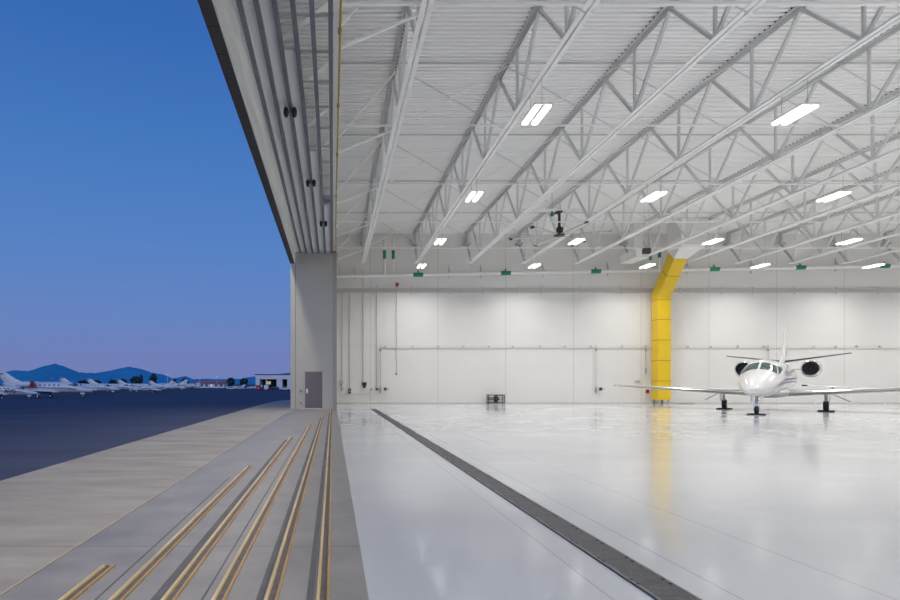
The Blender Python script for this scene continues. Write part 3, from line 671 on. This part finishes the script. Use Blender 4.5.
        MB().add([(gx + s * .16, gy - .45, .92), (gx + s * .16, gy + .15, .92), (gx + s * .12, gy + .1, .45), (gx + s * .12, gy - .35, .45), (gx + s * .19, gy - .45, .92), (gx + s * .19, gy + .15, .92), (gx + s * .15, gy + .1, .45), (gx + s * .15, gy - .35, .45)],
                 [(0, 1, 2, 3), (4, 7, 6, 5), (0, 4, 5, 1), (1, 5, 6, 2), (2, 6, 7, 3), (3, 7, 4, 0)]).build('gear_door', 'white', gr)
        MB().tube((gx + s * 1.0, gy + .1, .52), (gx + s * .15, gy - .2, .98), .025, 8).build('side_brace', 'polish', gr)
    MB().loft([foil(2.5, 9.7, 3.6, 0, .26, True), foil(3.2, 11.4, 2.5, 0, .22, True), *((foil(4.2, 12.9, 1.6, 0, .13, True), foil(4.3, 13.2, 1.2, 0, .07, True)) if ttail else (foil(4.95, 13.0, 1.5, 0, .13, True), foil(5.1, 13.4, 1.1, 0, .07, True)))]).build('fin', 'white', t, True)
    MB().loft([[Vector((x, y, z)) for y, z in ((12.7, 3.2), (13.0, 3.2), (13.0, 3.65), (12.7, 3.65))] for x in (.09, .125)]).build('fin_emblem', 'conduit', t)
    ng = MB().tube((0, .12, 1.0), (0, .02, .5), .06, 10).tube((0, .02, .5), (0, 0, .2), .05, 10).box(-.13, .13, -.05, .06, .40, .48).box(-.13, -.1, -.04, .05, .18, .44).box(.1, .13, -.04, .05, .18, .44).build('nose_gear', 'polish', t, True)
    MB().lathe((-.085, 0, .215), (1, 0, 0), [(0, .14), (.02, .2), (.05, .215), (.12, .215), (.15, .2), (.17, .14)], 20).build('wheel', 'tyre', ng, True)
    for s in (-1, 1):
        MB().box(s * .2 - .015, s * .2 + .015, -.3, .4, .62, .95).build('gear_door', 'white', ng)
        MB().lathe((s * .1, -.08, .62), (0, -1, 0), [(0, .05), (.04, .06), (.07, .05)], 12).build('taxi_light', 'chrome', ng)
    return t

TH = R(41.7)
jet = make_jet('business_jet', 'white twin-engine business jet parked nose-on inside the hangar', Vector((20.0, 28.3, 0)), -TH)
mw = Matrix.Translation((20.0, 28.3, 0)) @ Matrix.Rotation(-TH, 4, 'Z')
for nm, lx, ly in (('nose wheel', 0, 0), ('main wheel nearer the yellow duct', -2.275, 6.6), ('main wheel farther from the yellow duct', 2.275, 6.6)):
    t = thing('wheel_chock', 'pair of dark wheel chocks at the jet %s' % nm, 'chock', mw @ Vector((lx, ly, 0)), -TH, 'wheel chocks under the jet')
    for s in (-1, 1):
        r_ = .235 if lx == 0 else .305
        MB().prof((-.34, s * (r_ + .06), 0), (.34, s * (r_ + .06), 0), [(-.05, 0), (.05, 0), (.015, .06), (-.015, .06)]).build('chock_block', 'tyre', t)
    MB().tube((.3, -r_, .04), (.3, r_, .04), .012, 6).build('rope', 'tyre', t)

# ------------------------------------------------------------------ far ramp: jets
def far(px, Y): return Vector(((px - CX) * Y / F, Y, gz(Y) - .004))
proto = None
def far_jet(nosepx, Y, flip, label, sc_=1.0):
    """jet seen side on; nose at nosepx, pointing right (flip False) or left"""
    global proto
    p = far(nosepx, Y); off = 1.66 * sc_
    loc = p + Vector((-off if not flip else off, 0, 0)); rz = R(90) if not flip else R(-90)
    if proto is None:
        proto = make_jet('parked_jet', label, loc, rz, 'white jets parked on the far ramp', True); o = proto
    else: o = dup(proto, loc, rz, label)
    o.scale = (sc_,) * 3
    return o
A = far_jet(93, 116, False, 'long white jet with a red engine cover, largest on the ramp', 1.14)
B = far_jet(38, 88, False, 'white jet cut by the frame edge, nose before the red-covered jet', .74)
far_jet(119.5, 160, False, 'white jet whose nose sticks out just beyond the red-covered jet', 1.0)
far_jet(136, 196, False, 'white jet parked third behind the red-covered jet, under the first hill slope', 1.0)
far_jet(158, 236, False, 'small white jet parked in front of the two round trees', 1.0)
far_jet(150, 262, True, 'small white jet facing left beside the round trees', 1.05)
far_jet(202, 300, False, 'tiny white jet parked before the red-roofed building', 1.0)
far_jet(246, 285, True, 'tiny white jet facing left in front of the pale hangar', .5)
far_jet(132, 178, True, 'white jet facing left, nose beside the second ramp jet', .8)
far_jet(186, 232, False, 'small white jet right of the two round trees', .9)
far_jet(176, 320, True, 'tiny white jet facing left before the red-roofed building', .8)
far_jet(228, 300, True, 'tiny white jet facing left beyond the red roof', .55)
# red cover on A's near engine and lettering on B
mA = Matrix.Translation(A.location) @ Matrix.Rotation(A.rotation_euler.z, 4, 'Z') @ Matrix.Scale(1.14, 4)
o = MB().lathe((0, 0, 0), (1, 0, 0), [(0, .6), (.1, .68), (.35, .6), (.5, .36), (.55, .05)], 20).build('engine_cover', 'red', None, True, loc=mA @ Vector((-1.55, 8.02, 2.32)))
tag(o, 'round red cover on the engine of the largest ramp jet', 'engine cover')
cu = bpy.data.curves.new('lettering', 'FONT'); cu.body = 'AVG'; cu.size = 1.15; cu.extrude = .01
tmp = bpy.data.objects.new('tmp', cu); COL.objects.link(tmp); bpy.context.view_layer.update()
tme = bpy.data.meshes.new_from_object(tmp.evaluated_get(bpy.context.evaluated_depsgraph_get())); bpy.data.objects.remove(tmp)
tx = bpy.data.objects.new('lettering', tme); COL.objects.link(tx); tme.materials.clear(); tme.materials.append(M['text'])
tx.parent = B; tx.rotation_euler = (R(90), 0, R(-90)); tx.location = (-.97, 4.5, 1.3)

# ------------------------------------------------------------------ far ramp: trees, buildings, cars, poles
rng = random.Random(3)
def tree(px, Y, h, w, label):
    p = far(px, Y); t = thing('tree', label, 'tree', p, 0, 'dark trees beyond the ramp')
    c = MB()
    for k in range(46):
        a = rng.uniform(0, 6.28); e = rng.uniform(-1, 1); q_ = math.sqrt(1 - e * e) * rng.uniform(.6, 1)
        c.ball((w * .8 * q_ * math.cos(a), w * .8 * q_ * math.sin(a), h * (.60 + .32 * e)), w * rng.uniform(.16, .3), w * rng.uniform(.16, .3), h * rng.uniform(.06, .11), 6, .2, rng)
    c.build('crown', 'leaf', t); MB().tube((0, 0, 0), (0, 0, h * .5), .25, 8, .15).build('trunk', 'trunk', t)
    return t
tree(135.5, 300, 6.6, 3.0, 'wide dark round tree, left of the two behind the small jets')
tree(153.3, 300, 7.8, 2.4, 'tall dark round tree, right of the two behind the small jets')
tree(141, 310, 7.6, 1.2, 'thin dark tree between the two round trees')
for k, (px, hh, ww, lb) in enumerate(((96, 5.0, 3.4, 'low dark tree behind the second ramp jet'), (112.5, 5.4, 2.6, 'low dark tree at the foot of the second hill'), (123, 5.6, 2.6, 'dark tree just left of the round trees'), (174, 5.2, 2.2, 'dark tree at the right end of the second hill'), (185, 5.6, 2.4, 'dark tree left of the red-roofed building'), (231, 6.2, 2.6, 'dark tree right of the red-roofed building'), (244, 6.0, 2.8, 'dark tree left of the pale hangar'), (83, 4.6, 3.6, 'low dark tree behind the cockpit of the largest ramp jet'))):
    tree(px, 330, hh, ww, lb)
# pale hangar
Yb = 300; zb_ = gz(Yb) - .004
xl, xr = far(255.5, Yb).x, far(296, Yb).x
t = thing('hangar_building', 'pale far hangar with a wide roof band and open dark bay', 'building', (xl, Yb, zb_))
wd = xr - xl; zt_ = W(0, 374.8, Yb).z - zb_; zf = W(0, 379.2, Yb).z - zb_
MB().box(0, wd, 0, 14, zf, zt_).build('roof_band', 'bwall', t)
MB().box(-.4, wd, -.4, 14.4, zt_, zt_ + .35).build('roof', 'bdark', t)
for w0, w1 in ((0, 2.1), (wd * .52, wd * .66), (wd * .78, wd)): MB().box(w0, w1, .2, 13.5, 0, zf).build('wall', 'bwall', t)
MB().box(2.0, wd * .8, 12.8, 13.4, 0, zf).build('rear_wall', 'bdark', t)
MB().box(wd * .25, wd * .27, .3, .6, 0, zf).build('column', 'bwall', t)
MB().box(4.0, 6.3, 12.6, 12.75, zf - 2.6, zf - 1.0).build('lit_window', 'lit', t)
# low red-roofed building
Yb = 380; xl, xr = far(194, Yb).x, far(224, Yb).x; zb_ = gz(Yb) - .004
t = thing('terminal_building', 'long low building with a dull red roof beyond the parked jets', 'building', (xl, Yb, zb_))
wd = xr - xl
MB().box(0, wd, 0, 12, 0, 2.5).build('wall', 'bwall', t)
MB().loft([[Vector((x, -.8, 2.5)), Vector((x, 12.8, 2.5)), Vector((x, 6, 4.3))] for x in (-.6, wd + .6)]).build('roof', 'redroof', t)
for k in range(6): MB().box(1.2 + k * wd / 6.2, 2.5 + k * wd / 6.2, -.08, .1, .9, 2.2).build('window', 'lit' if k % 3 == 0 else 'bdark', t)
def car(px, Y, mt, label, van=False):
    t = thing('van' if van else 'car', label, 'van' if van else 'car', far(px, Y), R(90) if van else 0, 'cars by the far hangar')
    h = 2.1 if van else 1.45
    MB().loft([[Vector((x, y, z)) for x, z in ((-2.2, .35), (2.2, .35), (2.25, .85), (1.2 if not van else 1.7, .95), (.7 if not van else 1.3, h), (-1.4 if not van else -2.1, h), (-2.2, 1.0))] for y in (-.85, .85)]).build('body', mt, t, bevel=.08)
    MB().box(-1.3, .75, -.88, .88, h - .5, h - .12).build('window', 'glass', t)
    for x in (-1.4, 1.4):
        for s in (-1, 1): MB().lathe((x, s * .86 - .1, .33), (0, 1, 0), [(0, .33), (.2, .33)], 14).build('wheel', 'tyre', t)
    MB().box(-2.27, -2.15, -.7, .7, .7, .85).build('tail_light', 'tail', t)
car(258.5, 250, 'carred', 'dark red van parked at the corner of the far hangar', True)
car(266.5, 250, 'carwhite', 'pale van parked before the open bay of the far hangar', True)
car(285, 240, 'carwhite', 'white car parked at the pier end of the far hangar')
car(276, 260, 'bdark', 'dark car parked before the far hangar wall')
car(231.5, 270, 'carwhite', 'white car with red tail lights left of the far hangar')
car(240, 275, 'carwhite', 'small pale car beside the tiny jet facing left')
car(181, 290, 'carwhite', 'small pale car left of the red-roofed building')
for px, Y, hh, lb in ((217, 330, 6.4, 'slim lamp pole by the red-roofed building'), (167.5, 300, 7.2, 'slim lamp pole right of the round trees'), (200, 350, 5.6, 'short lamp pole before the red roof')):
    t = thing('lamp_pole', lb, 'lamp pole', far(px, Y), 0, 'lamp poles beyond the ramp')
    MB().tube((0, 0, 0), (0, 0, hh), .10, 8).build('pole', 'bwall', t); MB().box(-.5, .5, -.2, .2, hh, hh + .18).build('lamp_head', 'lit', t)

# hills: ridged solids far away
def hill(name, prof, Y, depth, label, seed):
    rg = random.Random(seed); base = -1.2; rows = []
    pts = []
    for (a, b) in zip(prof[:-1], prof[1:]):
        n = max(2, int((b[0] - a[0]) / 1.6))
        for i in range(n):
            f = i / n; pts.append((a[0] + (b[0] - a[0]) * f, a[1] + (b[1] - a[1]) * f + rg.uniform(-.28, .28)))
    pts.append(prof[-1]); ph = [rg.uniform(0, 6) for _ in range(4)]
    for k in range(9):
        v = k / 8; g_ = 1 - abs(v - .5) * 2; r_ = []
        for i, (px, py) in enumerate(pts):
            hgt = (HY - py) * Y / F + EYE
            s = g_ * (1 + .22 * math.sin(i * .9 + ph[0] + v * 5) * (1 - g_) + .15 * math.sin(i * 2.3 + ph[1] + v * 9) * (1 - g_))
            r_.append(Vector(((px - CX) * Y / F * (1 + (v - .5) * .0), Y + (v - .5) * depth, base + (hgt - base) * s)))
        rows.append(r_)
    o = MB().grid(rows).build(name, 'mount', None, True); tag(o, label, 'hill', kind='structure')
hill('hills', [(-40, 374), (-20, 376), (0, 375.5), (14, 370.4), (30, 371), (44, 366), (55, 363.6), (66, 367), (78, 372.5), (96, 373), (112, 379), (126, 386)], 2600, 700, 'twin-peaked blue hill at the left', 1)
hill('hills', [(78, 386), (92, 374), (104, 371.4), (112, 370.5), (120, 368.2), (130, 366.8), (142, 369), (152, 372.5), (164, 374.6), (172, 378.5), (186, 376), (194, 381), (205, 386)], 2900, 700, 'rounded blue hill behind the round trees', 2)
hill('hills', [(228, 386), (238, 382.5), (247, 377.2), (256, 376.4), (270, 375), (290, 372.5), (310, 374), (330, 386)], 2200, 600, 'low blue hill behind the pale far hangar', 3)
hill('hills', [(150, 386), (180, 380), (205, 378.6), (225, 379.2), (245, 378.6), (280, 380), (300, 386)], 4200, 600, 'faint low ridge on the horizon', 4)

# ------------------------------------------------------------------ sky
w = bpy.data.worlds.new('dusk_sky'); sc.world = w; w.use_nodes = True
nt = w.node_tree; N = nt.nodes; L = nt.links
bg = N['Background']; tc = N.new('ShaderNodeTexCoord'); sp = N.new('ShaderNodeSeparateXYZ'); L.new(tc.outputs['Generated'], sp.inputs[0])
cr = N.new('ShaderNodeValToRGB'); L.new(sp.outputs['Z'], cr.inputs['Fac'])
stops = [(0.0, rgb(112, 126, 180)), (.035, rgb(113, 128, 184)), (.10, rgb(103, 132, 192)), (.22, rgb(86, 130, 196)), (.36, rgb(70, 120, 190)), (.50, rgb(56, 106, 180)), (1.0, rgb(30, 72, 145))]
el = cr.color_ramp.elements
el[0].position, el[0].color = stops[0]; el[1].position, el[1].color = stops[-1]
for p_, c_ in stops[1:-1]: e = el.new(p_); e.color = c_
# bluish glow added to the sky behind the camera to brighten the ramp
mr = N.new('ShaderNodeMapRange'); mr.inputs['From Min'].default_value = -.15; mr.inputs['From Max'].default_value = -1.0; mr.interpolation_type = 'SMOOTHSTEP'
L.new(sp.outputs['Y'], mr.inputs['Value'])
mr2 = N.new('ShaderNodeMapRange'); mr2.inputs['From Min'].default_value = 1.05; mr2.inputs['From Max'].default_value = 0.0
L.new(sp.outputs['Z'], mr2.inputs['Value'])
mu = N.new('ShaderNodeMath'); mu.operation = 'MULTIPLY'; L.new(mr.outputs[0], mu.inputs[0]); L.new(mr2.outputs[0], mu.inputs[1])
mx = N.new('ShaderNodeMix'); mx.data_type = 'RGBA'; L.new(mu.outputs[0], mx.inputs[0]); L.new(cr.outputs['Color'], mx.inputs[6]); mx.inputs[7].default_value = (1.05, 1.2, 1.7, 1)
L.new(mx.outputs[2], bg.inputs['Color']); bg.inputs['Strength'].default_value = 1.0

# ------------------------------------------------------------------ view
sc.view_settings.view_transform = 'Standard'; sc.view_settings.look = 'None'
sc.view_settings.exposure = 0.0; sc.view_settings.gamma = 1.0; sc.view_settings.use_curve_mapping = False
sc.cycles.use_denoising = True
sc.cycles.use_adaptive_sampling = False
sc.cycles.max_bounces = 10; sc.cycles.diffuse_bounces = 6
sc.cycles.sample_clamp_indirect = 8.0
